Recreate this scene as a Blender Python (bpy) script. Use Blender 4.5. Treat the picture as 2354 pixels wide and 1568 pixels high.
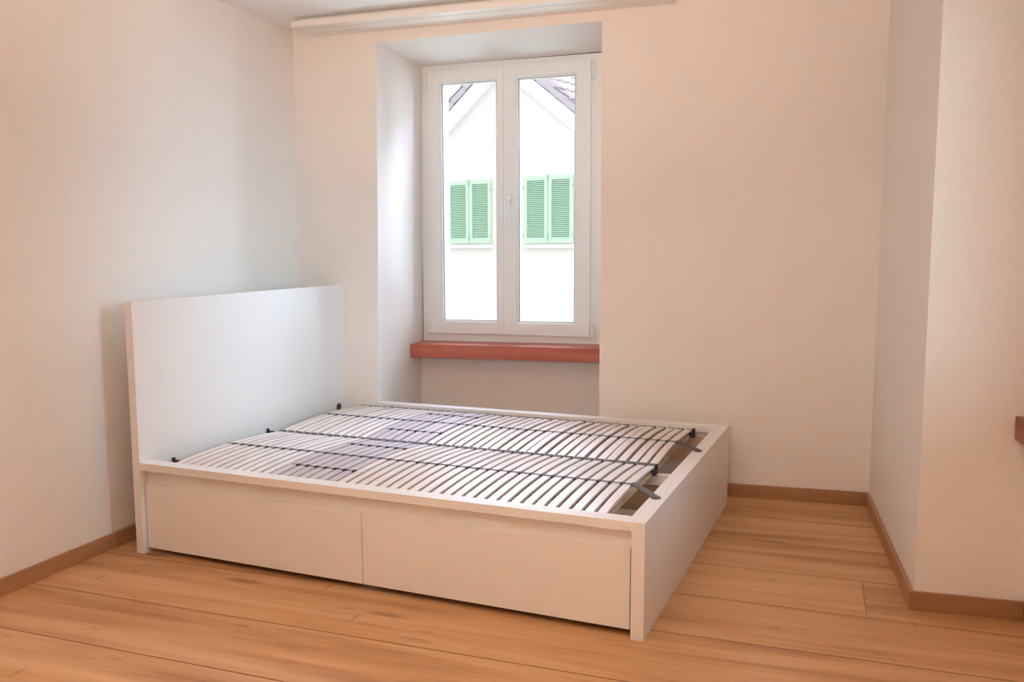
import bpy, bmesh, math, random
from mathutils import Vector, Matrix
random.seed(7)
S = bpy.context.scene
for o in list(bpy.data.objects): bpy.data.objects.remove(o)
COL = S.collection

# ---------------------------------------------------------------- camera
cd = bpy.data.cameras.new('camera'); cam = bpy.data.objects.new('camera', cd); COL.objects.link(cam)
cd.sensor_width = 36; cd.lens = 32.507; cd.shift_x = 0.07376; cd.shift_y = 0.01277; cd.clip_end = 200
r = Vector((0.9466, 0.3222, -0.0125)).normalized(); f = Vector((-0.3214, 0.9396, -0.1174)).normalized()
u = r.cross(f).normalized(); r = f.cross(u).normalized()
M = Matrix((r, u, -f)).transposed().to_4x4(); M.translation = Vector((0.0672, -4.6631, 1.2433))
cam.matrix_world = M
S.camera = cam

# ---------------------------------------------------------------- light
S.view_settings.view_transform = 'Standard'; S.view_settings.look = 'None'
S.view_settings.gamma = 1; S.view_settings.use_curve_mapping = False
S.view_settings.exposure = 0.0
S.cycles.use_denoising = True
S.cycles.max_bounces = 9; S.cycles.diffuse_bounces = 7; S.cycles.transparent_max_bounces = 16
S.cycles.sample_clamp_indirect = 0; S.cycles.use_light_tree = False
w = bpy.data.worlds.new('sky'); S.world = w; w.use_nodes = True
bg = w.node_tree.nodes['Background']; bg.inputs[0].default_value = (0.86, 0.92, 1.0, 1); bg.inputs[1].default_value = 2.4

def area(name, loc, direction, sx, sy, power, color, portal=False):
    l = bpy.data.lights.new(name, 'AREA'); l.shape = 'RECTANGLE'; l.size = sx; l.size_y = sy
    l.energy = power; l.color = color
    if portal: l.cycles.is_portal = True
    o = bpy.data.objects.new(name, l); COL.objects.link(o); o.location = loc
    o.rotation_euler = Vector(direction).to_track_quat('-Z', 'Y').to_euler()
    return o
area('sky_portal_back', (-1.26, 1.0, 1.47), (0, -1, 0), 1.04, 1.62, 0, (1, 1, 1), True)
# daylight entering by the second window, in the right-hand wall beside the camera
area('sky_portal_right', (1.39, -1.94, 1.48), (-1, 0, 0), 1.16, 1.66, 0, (1, 1, 1), True)
# added fill lamp at the closed rear wall, beamed at the back wall
dr_ = area('fill_rear', (-0.7, -6.1, 1.85), (0.04, 1, -0.07), 1.6, 0.7, 4.7, (1.0, 0.80, 0.63)); dr_.data.spread = math.radians(48)
rw = area('fill_headboard', (1.15, -2.05, 1.5), (-0.90, 0.38, -0.17), 0.8, 1.2, 4.75, (0.42, 0.79, 1.0)); rw.data.spread = math.radians(46)  # added fill beam at the right window, aimed at the headboard
area('fill_below_window', (-1.0, 2.6, -0.6), (-0.1, -0.55, 0.8), 3.0, 1.6, 295, (0.62, 0.94, 1.0))  # added fill panel below the window view, throwing light up indoors
area('fill_above_window', (-0.9, 2.5, 3.6), (-0.1, -0.62, -0.78), 3.0, 1.6, 980, (0.67, 0.72, 1.0))  # unseen panel added over the window to strengthen the sky's light
area('fill_beside_window', (2.0, 3.0, 2.1), (-0.76, -0.62, -0.12), 3.4, 3.4, 500, (0.68, 0.80, 1.0))  # second added panel, out of view, lighting reveal and headboard sideways
uf = area('fill_ceiling_bounce', (-0.5, -4.75, 1.6), (-0.15, 0.8, 0.75), 0.6, 0.5, 50, (1.0, 0.715, 0.525)); uf.data.spread = math.radians(90)  # invented fill behind the camera, bounced off the ceiling

# ---------------------------------------------------------------- helpers
def nodes(name):
    m = bpy.data.materials.new(name); m.use_nodes = True
    nt = m.node_tree; b = nt.nodes['Principled BSDF']
    return m, nt, b
def N(nt, t, **k):
    n = nt.nodes.new(t)
    for a, v in k.items(): setattr(n, a, v)
    return n
def plain(name, col, rough=0.5, spec=0.5, metal=0.0, noise=0.0, scale=20):
    m, nt, b = nodes(name)
    b.inputs['Roughness'].default_value = rough; b.inputs['Metallic'].default_value = metal
    b.inputs['Specular IOR Level'].default_value = spec
    tc = N(nt, 'ShaderNodeTexCoord'); no = N(nt, 'ShaderNodeTexNoise'); no.inputs['Scale'].default_value = scale
    nt.links.new(tc.outputs['Object'], no.inputs['Vector'])
    mx = N(nt, 'ShaderNodeMix', data_type='RGBA')
    c = Vector(col)
    mx.inputs[6].default_value = (*(c * (1 - noise)), 1); mx.inputs[7].default_value = (*[min(1, x) for x in c * (1 + noise)], 1)
    nt.links.new(no.outputs['Fac'], mx.inputs[0]); nt.links.new(mx.outputs[2], b.inputs['Base Color'])
    return m
def plaster(name, col, bump=0.42, scale=170):
    m, nt, b = nodes(name); b.inputs['Roughness'].default_value = 0.9; b.inputs['Specular IOR Level'].default_value = 0.15
    tc = N(nt, 'ShaderNodeTexCoord')
    n1 = N(nt, 'ShaderNodeTexNoise'); n1.inputs['Scale'].default_value = scale; n1.inputs['Detail'].default_value = 3
    n2 = N(nt, 'ShaderNodeTexNoise'); n2.inputs['Scale'].default_value = 1.7; n2.inputs['Detail'].default_value = 3
    mp = N(nt, 'ShaderNodeMapping'); mp.inputs['Scale'].default_value = (1, 1, 0.45)
    nt.links.new(tc.outputs['Object'], mp.inputs[0]); nt.links.new(mp.outputs[0], n1.inputs['Vector'])
    nt.links.new(tc.outputs['Object'], n2.inputs['Vector'])
    bp = N(nt, 'ShaderNodeBump'); bp.inputs['Strength'].default_value = bump; bp.inputs['Distance'].default_value = 0.004
    nt.links.new(n1.outputs['Fac'], bp.inputs['Height']); nt.links.new(bp.outputs[0], b.inputs['Normal'])
    mx = N(nt, 'ShaderNodeMix', data_type='RGBA'); c = Vector(col)
    mx.inputs[6].default_value = (*(c * 0.975), 1); mx.inputs[7].default_value = (*(c * 1.02), 1)
    nt.links.new(n2.outputs['Fac'], mx.inputs[0]); nt.links.new(mx.outputs[2], b.inputs['Base Color'])
    return m
def wood(name, dark, mid, light, rot=0.0, along=(0.9, 11, 11), rough=0.42, knots=False, rnd=True, spec=0.4, seam=None):
    m, nt, b = nodes(name); b.inputs['Specular IOR Level'].default_value = spec
    L = nt.links.new
    tc = N(nt, 'ShaderNodeTexCoord'); mp = N(nt, 'ShaderNodeMapping'); mp.inputs['Rotation'].default_value = (0, 0, rot)
    L(tc.outputs['Object'], mp.inputs[0]); src = mp.outputs[0]
    if rnd:
        oi = N(nt, 'ShaderNodeObjectInfo'); ad = N(nt, 'ShaderNodeVectorMath', operation='ADD')
        cx = N(nt, 'ShaderNodeVectorMath', operation='SCALE'); cx.inputs[0].default_value = (37, 11, 23)
        L(oi.outputs['Random'], cx.inputs['Scale']); L(src, ad.inputs[0]); L(cx.outputs[0], ad.inputs[1]); src = ad.outputs[0]
    def noise(sc, detail, dist, scale=1.0):
        mm = N(nt, 'ShaderNodeMapping'); mm.inputs['Scale'].default_value = sc; L(src, mm.inputs[0])
        n = N(nt, 'ShaderNodeTexNoise'); n.inputs['Scale'].default_value = scale; n.inputs['Detail'].default_value = detail
        n.inputs['Distortion'].default_value = dist; L(mm.outputs[0], n.inputs['Vector']); return n.outputs['Fac']
    a = noise(along, 5, 0.6); g = noise((along[0]*4, along[1]*9, along[2]*9), 3, 0.2); big = noise((along[0]*0.9, along[1]*0.22, 2), 2, 0.3)
    s = N(nt, 'ShaderNodeMath', operation='MULTIPLY_ADD'); L(g, s.inputs[0]); s.inputs[1].default_value = 0.35; L(a, s.inputs[2])
    s2 = N(nt, 'ShaderNodeMath', operation='MULTIPLY_ADD'); L(big, s2.inputs[0]); s2.inputs[1].default_value = 0.55; L(s.outputs[0], s2.inputs[2])
    cr = N(nt, 'ShaderNodeValToRGB'); e = cr.color_ramp.elements
    e[0].position = 0.60; e[0].color = (*dark, 1); e[1].position = 1.0; e[1].color = (*mid, 1)
    mr = N(nt, 'ShaderNodeMapRange'); mr.inputs['From Min'].default_value = 0.62; mr.inputs['From Max'].default_value = 1.28
    L(s2.outputs[0], mr.inputs['Value'])
    e[0].position = 0.0; m1 = cr.color_ramp.elements.new(0.48); m1.color = (*mid, 1); e[-1].color = (*light, 1); e[-1].position = 1.0
    L(mr.outputs[0], cr.inputs[0]); col = cr.outputs[0]
    if knots:
        for sc, thr, st in (((2.3, 9.0, 3), 0.10, 0.62), ((5.0, 16.0, 3), 0.07, 0.5), ((15.0, 3.4, 3), 0.055, 0.45)):
            mm = N(nt, 'ShaderNodeMapping'); mm.inputs['Scale'].default_value = sc
            if sc[0] > 9: mm.inputs['Rotation'].default_value = (0, 0, 0.5)
            L(src, mm.inputs[0])
            vo = N(nt, 'ShaderNodeTexVoronoi'); vo.inputs['Scale'].default_value = 0.62; L(mm.outputs[0], vo.inputs['Vector'])
            dn = N(nt, 'ShaderNodeMath', operation='MULTIPLY_ADD'); L(g, dn.inputs[0]); dn.inputs[1].default_value = 0.10; L(vo.outputs['Distance'], dn.inputs[2])
            q = N(nt, 'ShaderNodeMapRange'); q.inputs['From Min'].default_value = thr; q.inputs['From Max'].default_value = thr + 0.10
            q.inputs['To Min'].default_value = st; q.inputs['To Max'].default_value = 0.0; L(dn.outputs[0], q.inputs['Value'])
            mk = N(nt, 'ShaderNodeMix', data_type='RGBA'); L(q.outputs[0], mk.inputs[0]); L(col, mk.inputs[6])
            mk.inputs[7].default_value = (*[x * 0.45 for x in dark], 1); col = mk.outputs[2]
    L(col, b.inputs['Base Color'])
    rr = N(nt, 'ShaderNodeMapRange'); rr.inputs['To Min'].default_value = rough + 0.1; rr.inputs['To Max'].default_value = rough - 0.05
    L(a, rr.inputs['Value']); L(rr.outputs[0], b.inputs['Roughness'])
    bp = N(nt, 'ShaderNodeBump'); bp.inputs['Strength'].default_value = 0.12; bp.inputs['Distance'].default_value = 0.002
    L(s.outputs[0], bp.inputs['Height']); L(bp.outputs[0], b.inputs['Normal'])
    return m

MAT = dict(
    wall=plaster('wall_plaster', (0.84, 0.80, 0.765)),
    ceiling=plaster('ceiling_paint', (0.88, 0.895, 0.90), 0.05),
    outwall=plaster('facade_render', (0.66, 0.605, 0.55), 0.3, 60),
    darkwall=plaster('dark_render', (0.60, 0.56, 0.50), 0.3, 60),
    outwhite=plain('white_eaves_paint', (0.82, 0.81, 0.78), 0.6),
    white=plain('white_foil', (0.80, 0.785, 0.77), 0.40, 0.45, noise=0.01, scale=3),
    pvc=plain('white_pvc', (0.84, 0.91, 0.94), 0.3, 0.5, noise=0.005),
    track=plain('white_lacquer', (0.82, 0.80, 0.77), 0.3, 0.5),
    gap=plain('dark_gap', (0.10, 0.09, 0.085), 0.8),
    gasket_shade=plain('grey_gasket_shade', (0.42, 0.43, 0.45), 0.6),
    floor=wood('oak_laminate', (0.36, 0.170, 0.072), (0.585, 0.325, 0.150), (0.74, 0.46, 0.25), rot=0.0583, knots=True),
    seam=plain('dark_plank_edge', (0.30, 0.160, 0.075), 0.7, 0.2),
    base=wood('oak_baseboard', (0.31, 0.155, 0.075), (0.40, 0.205, 0.105), (0.47, 0.26, 0.145), along=(1.2, 14, 14)),
    basey=wood('oak_baseboard_side', (0.34, 0.165, 0.080), (0.43, 0.225, 0.120), (0.50, 0.28, 0.160), along=(14, 1.2, 14)),
    sill=wood('red_brown_sill_wood', (0.36, 0.095, 0.060), (0.50, 0.145, 0.095), (0.58, 0.19, 0.13), along=(1.2, 16, 30), rnd=False, rough=0.35),
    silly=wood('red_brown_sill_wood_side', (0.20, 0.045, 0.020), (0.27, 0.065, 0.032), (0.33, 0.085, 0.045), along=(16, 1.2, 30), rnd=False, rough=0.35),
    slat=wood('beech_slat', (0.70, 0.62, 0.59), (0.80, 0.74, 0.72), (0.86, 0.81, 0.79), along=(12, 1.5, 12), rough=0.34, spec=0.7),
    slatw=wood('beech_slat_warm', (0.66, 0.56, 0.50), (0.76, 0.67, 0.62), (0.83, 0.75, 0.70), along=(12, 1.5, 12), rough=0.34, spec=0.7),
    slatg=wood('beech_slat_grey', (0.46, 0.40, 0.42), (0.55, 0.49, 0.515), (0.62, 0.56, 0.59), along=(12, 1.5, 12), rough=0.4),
    pine=wood('raw_pine', (0.56, 0.38, 0.25), (0.68, 0.48, 0.33), (0.76, 0.56, 0.40), along=(1.2, 10, 10)),
    inner=plain('beige_hardboard', (0.70, 0.54, 0.42), 0.6, noise=0.04),
    rubber=plain('dark_rubber', (0.035, 0.035, 0.042), 0.6, 0.3),
    cap=plain('grey_rubber_cap', (0.17, 0.165, 0.18), 0.5, 0.5),
    strap=plain('grey_strap', (0.10, 0.10, 0.12), 0.6, 0.3),
    arm=plain('dark_grey_strap', (0.15, 0.125, 0.12), 0.6, 0.3),
    knob=plain('brown_plastic', (0.12, 0.06, 0.035), 0.5),
    disc=plain('pale_wood_disc', (0.80, 0.62, 0.40), 0.5),
    shutter=plain('pale_green_paint', (0.45, 0.56, 0.42), 0.6, noise=0.03),
    slatgreen=plain('pale_green_slat_paint', (0.40, 0.58, 0.42), 0.6, noise=0.03),
    iron=plain('green_iron', (0.22, 0.32, 0.25), 0.6),
    tile=plain('clay_roof_tile', (0.56, 0.49, 0.47), 0.8, 0.2, noise=0.15, scale=9),
    tiled=plain('grey_roof_tile', (0.44, 0.375, 0.395), 0.8, 0.2, noise=0.2, scale=30),
    ground=plain('asphalt', (0.5, 0.49, 0.48), 0.9, noise=0.1, scale=3),
)
# window glass: clear, with a faint reflection
g, nt, b = nodes('window_glass'); nt.nodes.remove(b)
out = nt.nodes['Material Output']; tr_ = N(nt, 'ShaderNodeBsdfTransparent'); gl = N(nt, 'ShaderNodeBsdfGlossy'); gl.inputs['Roughness'].default_value = 0.02
fr = N(nt, 'ShaderNodeFresnel'); fr.inputs[0].default_value = 1.35; mx = N(nt, 'ShaderNodeMixShader')
tr_.inputs[0].default_value = (0.97, 0.985, 0.975, 1)
nt.links.new(fr.outputs[0], mx.inputs[0]); nt.links.new(tr_.outputs[0], mx.inputs[1]); nt.links.new(gl.outputs[0], mx.inputs[2]); nt.links.new(mx.outputs[0], out.inputs[0])
MAT['glass'] = g

def prism(bm, pts, ext):
    """closed prism: polygon pts (3D) swept by vector ext"""
    ext = Vector(ext); a = [bm.verts.new(Vector(p)) for p in pts]; c = [bm.verts.new(Vector(p) + ext) for p in pts]
    n = len(pts); bm.faces.new(a[::-1]); bm.faces.new(c)
    for i in range(n): bm.faces.new((a[i], a[(i+1) % n], c[(i+1) % n], c[i]))
def box(bm, x0, x1, y0, y1, z0, z1):
    prism(bm, [(x0, y0, z0), (x1, y0, z0), (x1, y1, z0), (x0, y1, z0)], (0, 0, z1 - z0))
def hexa(bm, lo, hi):
    """8-corner solid: lo = 4 lower corners, hi = 4 upper corners"""
    a = [bm.verts.new(p) for p in lo]; c = [bm.verts.new(p) for p in hi]
    bm.faces.new(a[::-1]); bm.faces.new(c)
    for i in range(4): bm.faces.new((a[i], a[(i+1) % 4], c[(i+1) % 4], c[i]))
def cyl(bm, p, axis, rad, h, seg=14):
    q = Vector(axis).to_track_quat('Z', 'Y'); p = Vector(p)
    prism(bm, [p + q @ Vector((rad*math.cos(t), rad*math.sin(t), 0)) for t in [2*math.pi*i/seg for i in range(seg)]], q @ Vector((0, 0, h)))
def mk(name, bm, mat, parent=None, bevel=0.0, smooth=False, seg=2, **props):
    bmesh.ops.recalc_face_normals(bm, faces=bm.faces)
    if bevel: bmesh.ops.bevel(bm, geom=list(bm.edges), offset=bevel, segments=seg, affect='EDGES', profile=0.5)
    me = bpy.data.meshes.new(name); bm.to_mesh(me); bm.free(); me.materials.append(MAT[mat] if isinstance(mat, str) else mat)
    if smooth:
        for p in me.polygons: p.use_smooth = True
    o = bpy.data.objects.new(name, me); COL.objects.link(o)
    if parent: o.parent = parent
    for k, v in props.items(): o[k] = v
    return o
def mkbox(name, mat, x0, x1, y0, y1, z0, z1, parent=None, bevel=0.0, **props):
    bm = bmesh.new(); box(bm, min(x0, x1), max(x0, x1), min(y0, y1), max(y0, y1), min(z0, z1), max(z0, z1))
    return mk(name, bm, mat, parent, bevel, **props)
def empty(name, loc=(0, 0, 0), rz=0.0, **props):
    o = bpy.data.objects.new(name, None); COL.objects.link(o); o.location = loc; o.rotation_euler = (0, 0, rz); o.empty_display_size = 0.1
    for k, v in props.items(): o[k] = v
    return o
ST = dict(kind='structure')
def dup(o, parent=None):
    c = o.copy(); COL.objects.link(c)
    if parent: c.parent = parent
    return c

# ---------------------------------------------------------------- room shell
ZC = 2.412; RB = -6.2
YN = 0.70      # depth of the window niche
xnl = lambda z: -1.8435 + (z - 2.30) * 0.0125
xnr = lambda z: -0.6560 - (z - 0.38) * 0.0012
bm = bmesh.new()
def ycol(xa, xb, z0, z1, y0, y1, za=None, zb=None):
    # wall block between x functions xa(z), xb(z); za/zb: separate lower heights at the two sides
    za = z0 if za is None else za; zb = z0 if zb is None else zb
    hexa(bm, [(xa(za), y0, za), (xb(zb), y0, zb), (xb(zb), y1, zb), (xa(za), y1, za)], [(xa(z1), y0, z1), (xb(z1), y0, z1), (xb(z1), y1, z1), (xa(z1), y1, z1)])
K = lambda v: (lambda z: v)
TL, TR = 2.303, 2.313
def pier(xa, xf, sg, z0, z1, ch=0.006):      # pier with a small chamfer along the niche edge
    ring = lambda z: [(xa, 0, z), (xf(z) - sg*ch, 0, z), (xf(z), ch, z), (xf(z), 1.05, z), (xa, 1.05, z)]
    a = [bm.verts.new(p) for p in ring(z0)]; c = [bm.verts.new(p) for p in ring(z1)]
    bm.faces.new(a[::-1]); bm.faces.new(c)
    for i in range(5): bm.faces.new((a[i], a[(i+1) % 5], c[(i+1) % 5], c[i]))
pier(-2.75, xnl, 1, 0, TL); pier(1.4, xnr, -1, 0, TL)
ycol(K(-2.75), xnl, TL, 2.6, 0, 1.05); ycol(xnr, K(1.4), TL, 2.6, 0, 1.05)
hexa(bm, [(xnl(TL), 0, TL), (xnr(TR), 0, TR), (xnr(TR), 1.05, TR), (xnl(TL), 1.05, TL)], [(xnl(TL), 0, 2.6), (xnr(TR), 0, 2.6), (xnr(TR), 1.05, 2.6), (xnl(TL), 1.05, 2.6)])
box(bm, -1.87, -0.655, YN, 1.05, 0, 0.60)                    # apron below the sill
# outer reveal, narrower than the niche
box(bm, -1.86, -1.785, 0.80, 1.05, 0.60, 2.32); box(bm, -0.735, -0.65, 0.80, 1.05, 0.60, 2.32); box(bm, -1.785, -0.735, 0.80, 1.05, 2.255, 2.32); box(bm, -1.785, -0.735, 0.80, 1.05, 0.60, 0.66)
mk('wall_back', bm, 'wall', **ST)
# left wall (a little out of square)
LS = 0.0735
xl = lambda y: -2.33 + LS * y
bm = bmesh.new(); prism(bm, [(xl(0), 0, 0), (xl(RB), RB, 0), (xl(RB) - 0.25, RB, 0), (xl(0) - 0.25, 0, 0)], (0, 0, 2.6)); mk('wall_left', bm, 'wall', **ST)
XR = 0.6115; YJ = -1.298; XR2 = 0.9455
mkbox('wall_right', 'wall', XR, 1.4, YJ, 0, 0, 2.6, **ST)
bm = bmesh.new()       # right wall beside the camera, with its window opening
Y0, Y1 = -1.36, -2.52
box(bm, XR2, 1.4, Y0, YJ, 0, 2.6); box(bm, XR2, 1.4, RB, Y1, 0, 2.6); box(bm, XR2, 1.4, Y1, Y0, 0, 0.60); box(bm, XR2, 1.4, Y1, Y0, 2.30, 2.6)
mk('wall_right_front', bm, 'wall', **ST)
mkbox('wall_rear', 'wall', -3.1, 1.5, RB - 0.2, RB, 0, 2.6, **ST)
mkbox('ceiling', 'ceiling', -3.1, 1.5, RB - 0.2, 0.0, ZC, ZC + 0.06, **ST)

# floor: base slab with wide planks
floor = mkbox('floor', 'gap', -3.1, 1.5, RB - 0.2, 1.05, -0.10, -0.0125, **ST)
ang = -0.0583; du = Vector((math.cos(ang), math.sin(ang))); dv = Vector((-math.sin(ang), math.cos(ang)))
def rowv(x, y): return Vector((x, y)) @ dv
vs = [rowv(-0.3045, -2.4638), rowv(-0.2616, -2.1188), rowv(-0.214, -1.7365), rowv(-0.1711, -1.3915), rowv(-0.1273, -1.0387)]
rows = [vs[0] - 0.353 * k for k in range(11, 0, -1)] + vs + [vs[-1] + 0.353 * k for k in range(1, 6)]
def clip(poly, px, py, nx, ny):       # keep side where (p-P).n >= 0
    out = []
    for i in range(len(poly)):
        a, c = poly[i], poly[(i+1) % len(poly)]
        da = (a[0]-px)*nx + (a[1]-py)*ny; dc = (c[0]-px)*nx + (c[1]-py)*ny
        if da >= 0: out.append(a)
        if da * dc < 0: t = da/(da-dc); out.append((a[0]+(c[0]-a[0])*t, a[1]+(c[1]-a[1])*t))
    return out
def plank(u0, u1, v0, v1):
    gp = 0.0009
    ge = 0.0002
    def poly(i, w):
        q = [du*a + dv*c for a, c in ((u0+ge+i, v0+gp+w), (u1-ge-i, v0+gp+w), (u1-ge-i, v1-gp-w), (u0+ge+i, v1-gp-w))]
        q = [(p.x, p.y) for p in q]
        q = clip(q, xl(0), 0, 1, -LS); q = clip(q, 1.05, 0, -1, 0); q = clip(q, 0, RB, 0, 1); q = clip(q, 0, 0.69, 0, -1)
        return q
    a, c = poly(0, 0), poly(0.0004, 0.0018)
    if len(a) < 3 or len(a) != len(c): return
    bm = bmesh.new(); va = [bm.verts.new((x, y, -0.0125)) for x, y in a]; vb = [bm.verts.new((x, y, -0.0026)) for x, y in a]; vc = [bm.verts.new((x, y, 0.0)) for x, y in c]
    n = len(a); bm.faces.new(va[::-1]); bm.faces.new(vc)
    for i in range(n):
        j = (i+1) % n; bm.faces.new((va[i], va[j], vb[j], vb[i])); bm.faces.new((vb[i], vb[j], vc[j], vc[i]))
    o = mk('plank', bm, 'floor', floor); o.data.materials.append(MAT['seam'])
    for p in o.data.polygons:
        if p.normal.z < 0.95: p.material_index = 1
JX = Vector((0.466, -1.235)) @ du
for i in range(len(rows) - 1):
    v0, v1 = rows[i], rows[i+1]
    if v0 > 0.95: continue
    off = {11: JX - 3.5, 10: JX - 3.3, 14: JX, 15: JX + 1.2, 13: JX - 3.9, 12: JX - 3.45, 16: JX - 3.2}.get(i, -2.2 + (i * 1.37) % 2.0)
    cuts = sorted({off + 4.6 * k if i in (10, 11, 12, 13, 14, 15, 16) else off + 2.4 * k for k in range(-3, 4)})
    cuts = [c for c in cuts if -3.4 < c < 1.9]
    cuts = [-3.6] + cuts + [2.2]
    for a, c in zip(cuts, cuts[1:]): plank(a, c, v0, v1)

# baseboards
BH, BT = 0.0625, 0.0145
def bboard(name, pts_in, mat):
    """pts_in: room-side line, second list wall-side line"""
    (a, c), (d, e) = pts_in
    bm = bmesh.new(); prism(bm, [(a[0], a[1], 0), (c[0], c[1], 0), (e[0], e[1], 0), (d[0], d[1], 0)], (0, 0, BH)); return mk(name, bm, mat, bevel=0.0015, seg=1, **ST)
e_ = 0.0005
bboard('baseboard_back', (((xnr(0), -BT), (XR - BT, -BT)), ((xnr(0), -e_), (XR - e_, -e_))), 'base')
bboard('baseboard_back_left', (((xl(-BT) + BT, -BT), (xnl(0), -BT)), ((xl(-BT) + e_, -e_), (xnl(0), -e_))), 'base')
bboard('baseboard_niche', (((-1.855, YN - BT), (-0.67, YN - BT)), ((-1.855, YN - e_), (-0.67, YN - e_))), 'base')
bboard('baseboard_left', (((xl(-BT) + BT, -BT - e_), (xl(RB) + BT, RB)), ((xl(-BT) + e_, -BT - e_), (xl(RB) + e_, RB))), 'basey')
bboard('baseboard_right', (((XR - BT, -BT - e_), (XR - BT, YJ - BT)), ((XR - e_, -BT - e_), (XR - e_, YJ - e_))), 'basey')
bboard('baseboard_jog', (((XR - BT + 0.001, YJ - BT), (XR2 - BT, YJ - BT)), ((XR - e_ + 0.001, YJ - e_), (XR2 - e_, YJ - e_))), 'base')
bboard('baseboard_right_front', (((XR2 - BT, YJ - BT - e_), (XR2 - BT, RB)), ((XR2 - e_, YJ - BT - e_), (XR2 - e_, RB))), 'basey')

# ---------------------------------------------------------------- window 1 (back wall)
W1 = empty('window_1', (-1.26, 0.72, 0.66), kind='structure', label='tall white two-sash window in the niche of the back wall')
def P(o, parent=W1):   # parent at an offset empty: keep world coordinates
    o.parent = parent; o.matrix_parent_inverse = Matrix.Translation(parent.location).inverted(); return o
bm = bmesh.new()
FX0, FX1, FZ0, FZ1 = -1.856, -0.662, 0.655, 2.306
yf = 0.722
for b4 in ((FX0, -1.79, FZ0, FZ1), (-0.845, FX1, FZ0, FZ1), (-1.79, -0.845, 2.262, FZ1), (-1.79, -0.845, FZ0, 0.712)): box(bm, b4[0], b4[1], yf, 0.795, b4[2], b4[3])
P(mk('window_frame', bm, 'pvc'))
def sash(x0, x1, z0a, z0b, z1a, z1b, gx0, gx1, gz0, gz1, ys=0.702):
    bm = bmesh.new(); yb = 0.765
    # four mitred members
    O = [(x0, z0a), (x1, z0b), (x1, z1b), (x0, z1a)]; I = [(gx0, gz0), (gx1, gz0), (gx1, gz1), (gx0, gz1)]
    for i in range(4):
        j = (i+1) % 4
        prism(bm, [(O[i][0], ys, O[i][1]), (O[j][0], ys, O[j][1]), (I[j][0], ys, I[j][1]), (I[i][0], ys, I[i][1])], (0, yb - ys, 0))
    bmesh.ops.remove_doubles(bm, verts=bm.verts, dist=1e-5)
    s = P(mk('sash', bm, 'pvc'))
    # glazing bead: slim sloped strip round the opening
    t = 0.010
    bm = bmesh.new()
    J = [(gx0+t, gz0+t), (gx1-t, gz0+t), (gx1-t, gz1-t), (gx0+t, gz1-t)]
    e2 = 0.0004
    for i in range(4):
        j = (i+1) % 4
        a = [(I[i][0], ys + 0.003, I[i][1]), (I[j][0], ys + 0.003, I[j][1]), (J[j][0], ys + 0.014, J[j][1]), (J[i][0], ys + 0.014, J[i][1])]
        bq = [(p[0], ys + 0.030, p[2]) for p in a]; hexa(bm, a, bq)
    bd = mk('glazing_bead', bm, 'pvc', s)
    bm = bmesh.new()
    for b4 in ((gx0+t, gx0+t+0.006, gz0+t, gz1-t), (gx1-t-0.006, gx1-t, gz0+t, gz1-t), (gx0+t, gx1-t, gz0+t, gz0+t+0.004), (gx0+t, gx1-t, gz1-t-0.004, gz1-t)): box(bm, b4[0], b4[1], ys+0.0305, ys+0.050, b4[2], b4[3])
    mk('gasket_shade', bm, 'gasket_shade', s)  # glazing gasket, its grey side strips also standing in for bead shadow
    mkbox('pane', 'glass', gx0+t, gx1-t, ys+0.034, ys+0.038, gz0+t, gz1-t, s)
    return s
s1 = sash(-1.804, -1.3385, 0.704, 0.704, 2.268, 2.272, -1.735, -1.373, 0.772, 2.205)
s2 = sash(-1.3365, -0.824, 0.703, 0.697, 2.272, 2.271, -1.262, -0.905, 0.768, 2.205, 0.699)
h = None
bm = bmesh.new(); box(bm, -1.318, -1.288, 0.690, 0.699, 1.475, 1.535); hr = mk('handle_plate', bm, 'pvc', s2, bevel=0.003)
bm = bmesh.new(); cyl(bm, (-1.303, 0.692, 1.492), (0, -1, 0), 0.010, 0.036); box(bm, -1.315, -1.291, 0.648, 0.662, 1.346, 1.504); mk('handle', bm, 'pvc', s2, bevel=0.003)
for x, z0, z1 in ((-1.818, 2.165, 2.262), (-0.812, 2.165, 2.262), (-1.817, 0.700, 0.775), (-0.806, 0.690, 0.765)):
    bm = bmesh.new(); cyl(bm, (x, 0.710, z0), (0, 0, 1), 0.0085, z1 - z0, 12); box(bm, x - 0.016, x + 0.016, 0.712, 0.7215, z0 + 0.006, z1 - 0.006)
    cyl(bm, (x, 0.710, z0 - 0.004), (0, 0, 1), 0.0045, z1 - z0 + 0.008, 10); P(mk('hinge', bm, 'pvc'))
# sill plank
bm = bmesh.new(); hexa(bm, [(xnl(0.6)+0.001, 0.50, 0.575), (xnr(0.6)-0.001, 0.495, 0.575), (xnr(0.6)-0.001, 0.7215, 0.601), (xnl(0.6)+0.001, 0.7215, 0.601)],
     [(xnl(0.6)+0.001, 0.50, 0.655), (xnr(0.6)-0.001, 0.495, 0.655), (xnr(0.6)-0.001, 0.7215, 0.655), (xnl(0.6)+0.001, 0.7215, 0.655)])
P(mk('window_sill', bm, 'sill', bevel=0.003, label='red-brown wooden window sill'))

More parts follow.
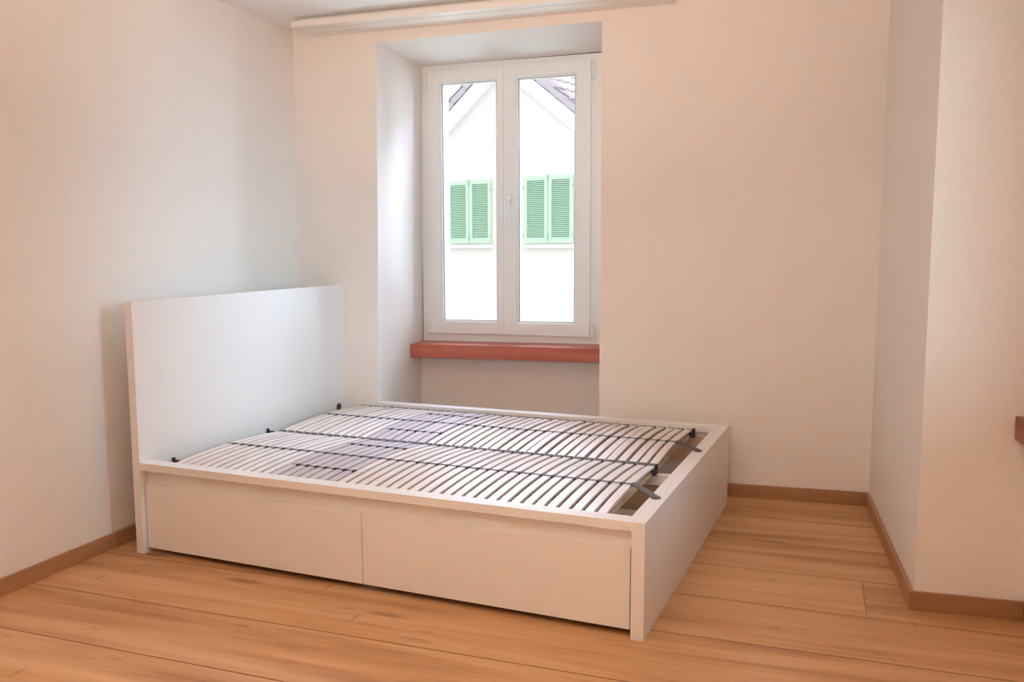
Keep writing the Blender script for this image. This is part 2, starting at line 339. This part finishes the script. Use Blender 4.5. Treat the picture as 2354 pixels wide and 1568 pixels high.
# ---------------------------------------------------------------- window 2 (right wall, beside the camera)
W2 = empty('window_2', (1.25, -1.94, 0.66), kind='structure', label='window in the right wall with a red-brown wooden sill')
bm = bmesh.new(); fx = (1.20, 1.26)
for b4 in ((Y1, Y1+0.07, 0.675, 2.30), (Y0-0.07, Y0, 0.675, 2.30), (Y1+0.07, Y0-0.07, 2.23, 2.30), (Y1+0.07, Y0-0.07, 0.675, 0.745), (-1.98, -1.90, 0.745, 2.23)): box(bm, fx[0], fx[1], b4[0], b4[1], b4[2], b4[3])
P(mk('window_frame', bm, 'pvc'), W2)
for a, c in ((Y1+0.07, -1.98), (-1.90, Y0-0.07)): P(mkbox('pane', 'glass', 1.228, 1.232, a, c, 0.745, 2.23), W2)
bm = bmesh.new(); box(bm, 0.877, XR2 - 0.001, -2.60, YJ - 0.004, 0.601, 0.675); box(bm, XR2 - 0.001, 1.26, Y1 + 0.001, Y0 - 0.001, 0.602, 0.674)
P(mk('window_sill', bm, 'silly', bevel=0.002, seg=1, label='red-brown wooden window sill'), W2)

# ---------------------------------------------------------------- curtain board on the ceiling
CB = empty('curtain_track', (-1.26, -0.13, 2.36), label='long white grooved curtain track board fixed to the ceiling above the window', category='curtain track')
bm = bmesh.new(); z0, z1 = 2.362, 2.390; x0, x1 = -2.205, -0.325; y0, y1 = -0.245, -0.004
gr = [(-0.172, 0.006), (-0.142, 0.006), (-0.062, 0.006)]
gr = [(-0.176, 0.0055), (-0.074, 0.0055)]
prof = [(y0, z1), (y0, z0)]
for yc, hw in gr: prof += [(yc-hw, z0), (yc-hw, z0+0.020), (yc+hw, z0+0.020), (yc+hw, z0)]
prof += [(y1, z0), (y1, z1)]
prism(bm, [(x0, y, z) for y, z in prof], (x1 - x0, 0, 0)); P(mk('board', bm, 'track'), CB)
for xa, xb in ((x0 - 0.006, x0), (x1, x1 + 0.006)): P(mkbox('end_cap', 'track', xa, xb, y0, y1, z0, z1), CB)
P(mkbox('mounting_strip', 'track', x0 + 0.01, x1 - 0.01, y0 + 0.05, y1, z1, ZC - 0.0005), CB)

# ---------------------------------------------------------------- bed
BO = Vector((-0.2266, -1.8373, 0)); BR = -0.1237
bed = empty('bed_frame', BO, BR, label='white double bed frame with tall headboard and drawers, standing by the window', category='bed')
L_, WB, HS = 2.09, 1.685, 0.381
def B(name, mat, u0, u1, v0, v1, z0, z1, bevel=0.0012, parent=None, **k): return mkbox(name, mat, u0, u1, v0, v1, z0, z1, parent or bed, bevel, **k)
B('headboard', 'white', -L_, -L_+0.038, 0, WB + 0.012, 0, 1.033, label='tall plain white headboard')
B('footboard', 'white', -0.042, 0, 0, WB, 0, HS, 0.0008, label='low white footboard panel')
hi = -L_ + 0.0385
def rail(v0, v1, vp0, vp1, far=False):
    bm = bmesh.new(); box(bm, hi, -0.0421, v0, v1, HS - 0.030, HS)
    if far: box(bm, hi, -0.0425, v1 - 0.022, v1, 0.0, HS - 0.0305)
    return mk('side_rail', bm, 'white', bed, 0.0005, seg=1)
rail(0.0, 0.064, 0, 0)
rail(WB - 0.064, WB, 0, 0, True)
B('recessed_panel', 'white', hi, -0.0425, 0.036, 0.052, 0.262, HS - 0.0305, 0.0008)
B('foot_ledge', 'white', -0.0580, -0.0425, 0.0645, WB - 0.0645, HS - 0.10, HS - 0.001, 0.0008)
B('inner_ledge', 'pine', -0.082, -0.0582, 0.10, WB - 0.10, 0.285, 0.325, 0.0008)
# drawers
JD = -1.0275
dr = None
for (a, c) in ((hi + 0.006, JD - 0.0012), (JD + 0.0012, -0.0500)):
    d = B('drawer', 'white', a, c, 0.021, 0.0355, 0.0225, 0.2885, 0.001)
    ia, ic = a + 0.03, c - 0.03
    bm = bmesh.new(); box(bm, ia, ic, 0.0360, 0.74, 0.095, 0.101); mk('drawer_bottom', bm, 'inner', d)
    bm = bmesh.new(); box(bm, ia, ia + 0.014, 0.0360, 0.74, 0.035, 0.20); box(bm, ic - 0.014, ic, 0.0360, 0.74, 0.035, 0.20); box(bm, ia, ic, 0.726, 0.74, 0.035, 0.20); mk('drawer_box', bm, 'white', d)
    for q in (ia + 0.08, ic - 0.08):
        bm = bmesh.new(); cyl(bm, (q - 0.01, 0.12, 0.026), (1, 0, 0), 0.0255, 0.02, 14); mk('castor', bm, 'rubber', d)
B('centre_beam', 'white', -0.585, -0.0585, 0.825, 0.862, 0.285, 0.328, 0.001)
B('centre_beam', 'white', hi, -0.5855, 0.825, 0.862, 0.285, 0.328, 0.001)
B('centre_board', 'pine', hi, -0.0425, 0.862, 0.878, 0.06, 0.2845, 0.0008)
B('base_board', 'inner', hi + 0.0, -0.0425, 0.885, WB - 0.024, 0.050, 0.058, 0.0)
B('bed_rail_ledge', 'pine', hi, -0.0425, WB - 0.044, WB - 0.0225, 0.20, 0.318, 0.0008)
for (uu, vv) in ((-0.155, 0.62), (-0.100, 0.62)):
    bm = bmesh.new(); cyl(bm, (uu, vv + 0.1, 0.0665), (0, 0, 1), 0.011, 0.004, 16); mk('screw_cap', bm, 'disc', bed)
bm = bmesh.new(); box(bm, -0.125, -0.075, 0.105, 0.125, 0.255, 0.325); box(bm, -0.125, -0.075, 0.0645, 0.1045, 0.255, 0.262); mk('corner_bracket', bm, 'rubber', bed, 0.003)
bm = bmesh.new(); cyl(bm, (-L_ + 0.0385, 1.516, 0.362), (1, 0, 0), 0.021, 0.006, 20); mk('cable_cap', bm, 'knob', bed, 0.001, label='round brown plastic cap on headboard')
# two angled retaining straps at the foot
# ---------------------------------------------------------------- slatted frames
NS = 42; U0, U1 = -1.948, -0.168; PITCH = (U1 - U0) / (NS - 1)
def arc(v0, v1, z0, crown, w, t, n=9):
    bm = bmesh.new(); rings = []
    for i in range(n + 1):
        s = i / n; v = v0 + (v1 - v0) * s; z = z0 + crown * (1 - (2*s - 1)**2)
        rings.append([bm.verts.new(p) for p in ((-w/2, v, z), (w/2, v, z), (w/2, v, z + t), (-w/2, v, z + t))])
    bm.faces.new(rings[0][::-1]); bm.faces.new(rings[-1])
    for a, c in zip(rings, rings[1:]):
        for i in range(4): bm.faces.new((a[i], a[(i+1) % 4], c[(i+1) % 4], c[i]))
    return bm
def slat_frame(v0, v1, label):
    W = v1 - v0; fr = empty('slatted_frame', BO + Matrix.Rotation(BR, 3, 'Z') @ Vector((-1.05, (v0+v1)/2, 0.335)), BR, label=label, category='slatted bed base', group='slatted bases inside the bed frame')
    loc = Vector((-1.05, (v0+v1)/2, 0.335))
    def Q(o, par=fr):
        o.parent = par
        if par is fr: o.matrix_parent_inverse = Matrix.Translation(-loc)
        return o
    ZB, CR, T = 0.3555, 0.017, 0.008
    zc = lambda v: ZB + CR * (1 - (2*(v - v0 - 0.01)/(W - 0.02) - 1)**2)
    # wooden side and cross rails
    for a in (v0 + 0.006, v1 - 0.026): Q(mkbox('frame_rail', 'pine', U0 - 0.012, U1 + 0.012, a, a + 0.020, 0.3305, 0.348, None, 0.001))
    for a in (U0 - 0.010, U1 - 0.012): Q(mkbox('cross_rail', 'pine', a, a + 0.022, v0 + 0.0265, v1 - 0.0265, 0.3310, 0.346, None, 0.001))
    protos = {}
    capm = None
    for i in range(NS):
        x = U0 + PITCH * i
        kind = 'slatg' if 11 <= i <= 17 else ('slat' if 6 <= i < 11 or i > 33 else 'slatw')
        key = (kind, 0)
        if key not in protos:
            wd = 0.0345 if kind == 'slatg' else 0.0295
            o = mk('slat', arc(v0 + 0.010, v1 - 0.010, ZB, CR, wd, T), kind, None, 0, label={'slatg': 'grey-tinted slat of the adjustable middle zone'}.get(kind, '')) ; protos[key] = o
            if not o['label']: del o['label']
        else: o = dup(protos[key])
        Q(o); o.location = (x, 0, random.uniform(-0.0012, 0.0008)); o.rotation_euler = (0, 0, random.uniform(-0.0035, 0.0035))
        for a in (v0 + 0.003, v1 - 0.016):
            if capm is None:
                bm = bmesh.new(); box(bm, -0.0155, 0.0155, 0, 0.013, 0.3490, 0.3655); capm = c = mk('slat_cap', bm, 'cap', None, 0.002, seg=1)
            else: c = dup(capm)
            Q(c); c.location = (x, a, 0)
    # centre strap, with a clip at each slat
    bm = bmesh.new(); vm = (v0 + v1) / 2; zt = zc(vm) + T
    box(bm, U0 - 0.016, U1 + 0.018, vm - 0.0030, vm + 0.0030, zt + 0.0008, zt + 0.0024)
    for i in range(NS):
        x = U0 + PITCH * (i + 0.5)
        box(bm, x - 0.0060, x + 0.0060, vm - 0.0075, vm + 0.0075, zt - 0.007, zt + 0.0035)
    Q(mk('centre_strap', bm, 'strap'))
    # firmness sliders on the middle zone
    for off in (-0.205, 0.215):
        bm = bmesh.new(); va = vm + off; zt = zc(va) + T
        box(bm, U0 + PITCH*10.8, U0 + PITCH*17.3, va - 0.0025, va + 0.0025, zt + 0.0006, zt + 0.0022)
        for i in range(11, 18):
            x = U0 + PITCH * (i + 0.5); box(bm, x - 0.0065, x + 0.0065, va - 0.0085, va + 0.0085, zt - 0.006, zt + 0.004)
        Q(mk('firmness_slider', bm, 'rubber', None, 0.001, seg=1))
    # retaining strap reaching over the footboard
    a = Vector((U1 + 0.018, vm + 0.004, 0.3805)); c = Vector((-0.026, vm - 0.165, 0.3835)); d = (c - a).normalized(); n = Vector((-d.y, d.x, 0)).normalized() * 0.0125
    bm = bmesh.new(); prism(bm, [a - n, c - n, c + n, a + n], (0, 0, 0.004)); prism(bm, [a - n*0.25 + Vector((0, 0, 0.0041)), c - n*0.25 + Vector((0, 0, 0.0041)), c + n*0.25 + Vector((0, 0, 0.0041)), a + n*0.25 + Vector((0, 0, 0.0041))], (0, 0, 0.002))
    Q(mk('retaining_strap', bm, 'arm'))
    # corner stoppers (black hooks)
    for va, sg in ((v0 + 0.012, 1), (v1 - 0.020, -1)):
        if sg == 1: continue
        bm = bmesh.new(); box(bm, U1 + 0.016, U1 + 0.026, va - 0.008, va + 0.010, 0.334, 0.372); box(bm, U1 + 0.006, U1 + 0.026, va - 0.036, va - 0.020, 0.334, 0.356); box(bm, U1 + 0.016, U1 + 0.024, va - 0.030, va - 0.006, 0.338, 0.350)
        Q(mk('corner_stopper', bm, 'rubber', None, 0.002, seg=1))
    va = (v0 + v1) / 2
    return fr, Q
f1, Q1 = slat_frame(0.066, 0.838, 'slatted bed base in the half of the bed nearer the drawers')
f2, Q2 = slat_frame(0.844, 1.616, 'slatted bed base in the half of the bed beside the window')
def headstop(Q, v):
    bm = bmesh.new(); box(bm, -2.050, -2.012, v - 0.009, v + 0.009, 0.3305, 0.352); cyl(bm, (-2.046, v - 0.002, 0.3525), (0, 0, 1), 0.008, 0.010, 12); box(bm, -2.012, -1.962, v - 0.006, v + 0.008, 0.3305, 0.344)
    Q(mk('head_stopper', bm, 'rubber', None, 0.002, seg=1))
headstop(Q1, 0.195); headstop(Q2, 0.862)

# ---------------------------------------------------------------- the house across the street
HA = math.radians(-18.0)
H = empty('neighbouring_house', (-3.751, 10.135, -3.2), HA, label='pale gabled house with green louvred shutters, seen through the window', category='house')
Z = 3.2     # local z = world z + 3.2
AU, AZ, SL = -0.036, 3.99 + Z, 0.80
bm = bmesh.new(); hw = 3.6
prism(bm, [(AU - hw, 0, 0), (AU + hw, 0, 0), (AU + hw, 0, AZ - SL*hw), (AU, 0, AZ), (AU - hw, 0, AZ - SL*hw)], (0, 7.5, 0)); mk('house_wall', bm, 'outwall', H)
def rakebox(name, mat, side, y0, y1, zb, zt, a0, a1, **k):
    """board following the roof pitch between horizontal distances a0..a1 from the ridge; zb, zt vertical offsets from the wall line"""
    bm = bmesh.new(); pts = [(AU + side*a0, y0, AZ - SL*a0 + zb), (AU + side*a1, y0, AZ - SL*a1 + zb), (AU + side*a1, y0, AZ - SL*a1 + zt), (AU + side*a0, y0, AZ - SL*a0 + zt)]
    prism(bm, pts, (0, y1 - y0, 0)); return mk(name, bm, mat, H, **k)
for sd in (-1, 1):
    rakebox('bargeboard', 'outwhite', sd, -0.12, -0.09, 0.0, 0.27, 0.0, 4.0, label='wide white board under the roof edge')
    rakebox('roof_soffit', 'outwhite', sd, -0.09, 7.5, 0.002, 0.04, 0.0, 4.0)
    rakebox('roof_deck', 'tiled', sd, -0.088, 7.5, 0.042, 0.385, 0.0, 4.0)
# roof tiles on the right slope: one object per tile
pitch = math.atan(SL); G = 0.246          # horizontal gauge of a course
nrm = Vector((math.sin(pitch), 0, math.cos(pitch))); dn = Vector((math.cos(pitch), 0, -math.sin(pitch)))
def tile_mesh(name, wid, mat, flat=False, sx=1):
    bm = bmesh.new(); ln = G / math.cos(pitch) + 0.05; n = 6; rows_ = []
    for (s, lift) in ((0, 0.0), (ln, 0.034)):
        rr = []
        for i in range(n + 1):
            q = i / n; hgt = 0.0 if flat else 0.020 * max(0, math.sin(q * math.pi * 2)) 
            rr.append((s, q * wid, lift + hgt))
        rows_.append(rr)
    top = [[bm.verts.new(Vector((dn.x*s*sx, y, dn.z*s)) + Vector((nrm.x*h*sx, 0, nrm.z*h))) for s, y, h in rr] for rr in rows_]
    bot = [[bm.verts.new(Vector((dn.x*s*sx, y, dn.z*s)) + Vector((nrm.x*(h-0.026)*sx, 0, nrm.z*(h-0.026)))) for s, y, h in rr] for rr in rows_]
    for i in range(n):
        bm.faces.new((top[0][i], top[0][i+1], top[1][i+1], top[1][i])); bm.faces.new((bot[0][i+1], bot[0][i], bot[1][i], bot[1][i+1]))
        bm.faces.new((top[1][i], top[1][i+1], bot[1][i+1], bot[1][i])); bm.faces.new((top[0][i+1], top[0][i], bot[0][i], bot[0][i+1]))
    for e in (0, n): bm.faces.new((top[0][e], top[1][e], bot[1][e], bot[0][e]))
    if flat:       # downturned flange along the verge
        q = [Vector((dn.x*a*sx, 0, dn.z*a)) + Vector((nrm.x*h*sx, 0, nrm.z*h)) for a, h in ((0, -0.115), (ln - 0.045, -0.100), (ln - 0.045, 0.028), (0, 0.0))]
        prism(bm, q, (0, 0.018, 0))
    return mk(name, bm, mat, H)
TZ = AZ + 0.298 + 0.125
tp = vp = None
for j in range(12):
    for i in range(18):
        if i == 0:
            o = vp = tile_mesh('verge_tile', 0.235, 'tiled', True) if vp is None else dup(vp)
            if j and vp is o: pass
        else: o = None
        if i == 0:
            o.location = (AU + G*j, -0.135, TZ - SL*G*j + 0.006)
        else:
            if tp is None: o = tp = tile_mesh('roof_tile', 0.245, 'tile')
            else: o = dup(tp)
            o.location = (AU + G*j, 0.10 + 0.24*(i-1), TZ - SL*G*j)
lv = None
for j in range(14):
    if lv is None: o = lv = tile_mesh('verge_tile', 0.235, 'tiled', True, -1)
    else: o = dup(lv)
    o.location = (AU - G*j, -0.135, TZ - SL*G*j + 0.006)
bm = bmesh.new()
for i in range(30): cyl(bm, (AU, -0.13 + i*0.25, TZ + 0.0), (0, 1, 0), 0.085, 0.235, 10)
mk('ridge_tiles', bm, 'tiled', H, kind='stuff')
# shutters (closed pairs), hinges, sills
lp = None
def shutter_pair(u0, u1, z0, z1):
    global lp
    um = (u0 + u1) / 2; z0 += Z; z1 += Z
    mkbox('window_surround', 'outwhite', u0 - 0.01, u1 + 0.01, -0.012, -0.001, z0 - 0.01, z1 + 0.012, H)
    for a, c in ((u0, um - 0.004), (um + 0.004, u1)):
        st = 0.062; ii = (a + st, c - st); zz = (z0 + 0.085, z1 - 0.070)
        bm = bmesh.new(); box(bm, a, ii[0], -0.060, -0.020, z0, z1); box(bm, ii[1], c, -0.060, -0.020, z0, z1); box(bm, ii[0], ii[1], -0.060, -0.020, z0, zz[0]); box(bm, ii[0], ii[1], -0.060, -0.020, zz[1], z1)
        sh = mk('shutter', bm, 'shutter', H, label='closed pale green louvred shutter leaf')
        n = 30; p = (zz[1] - zz[0]) / n
        for k in range(n):
            if lp is None:
                bm = bmesh.new(); wl = ii[1] - ii[0]; prism(bm, [(0, -0.026, p*1.0), (0, -0.022, p*1.12), (0, -0.056, p*0.22), (0, -0.058, p*0.04)], (wl, 0, 0)); o = lp = mk('louvre', bm, 'slatgreen', sh)
            else: o = dup(lp, sh)
            o.location = (ii[0], 0, zz[0] + p * k)
    for zq in (z0 + 0.06, z1 - 0.09): mkbox('shutter_catch', 'iron', um - 0.008, um + 0.008, -0.068, -0.0605, zq, zq + 0.10, H)
    for uu in (u0, u1):
        for zq in (z0 + 0.12, z1 - 0.18): mkbox('shutter_hinge', 'iron', uu - 0.012, uu + 0.008, -0.068, -0.0605, zq, zq + 0.025, H)
    mkbox('window_ledge', 'outwhite', u0 - 0.01, u1 + 0.01, -0.085, -0.001, z0 - 0.075, z0 - 0.012, H)
shutter_pair(-1.150, -0.273, 1.255, 2.299)
shutter_pair(0.353, 1.243, 1.243, 2.302)
mkbox('ground', 'ground', -40, 40, -30, 60, -3.3, -3.2, **ST)
bm = bmesh.new(); box(bm, 2.9, 3.2, -9, 1.0, -3.2, 3.4); mk('wall_sky_block', bm, 'darkwall', **ST)  # unseen wall added to hold back sky light at the second window
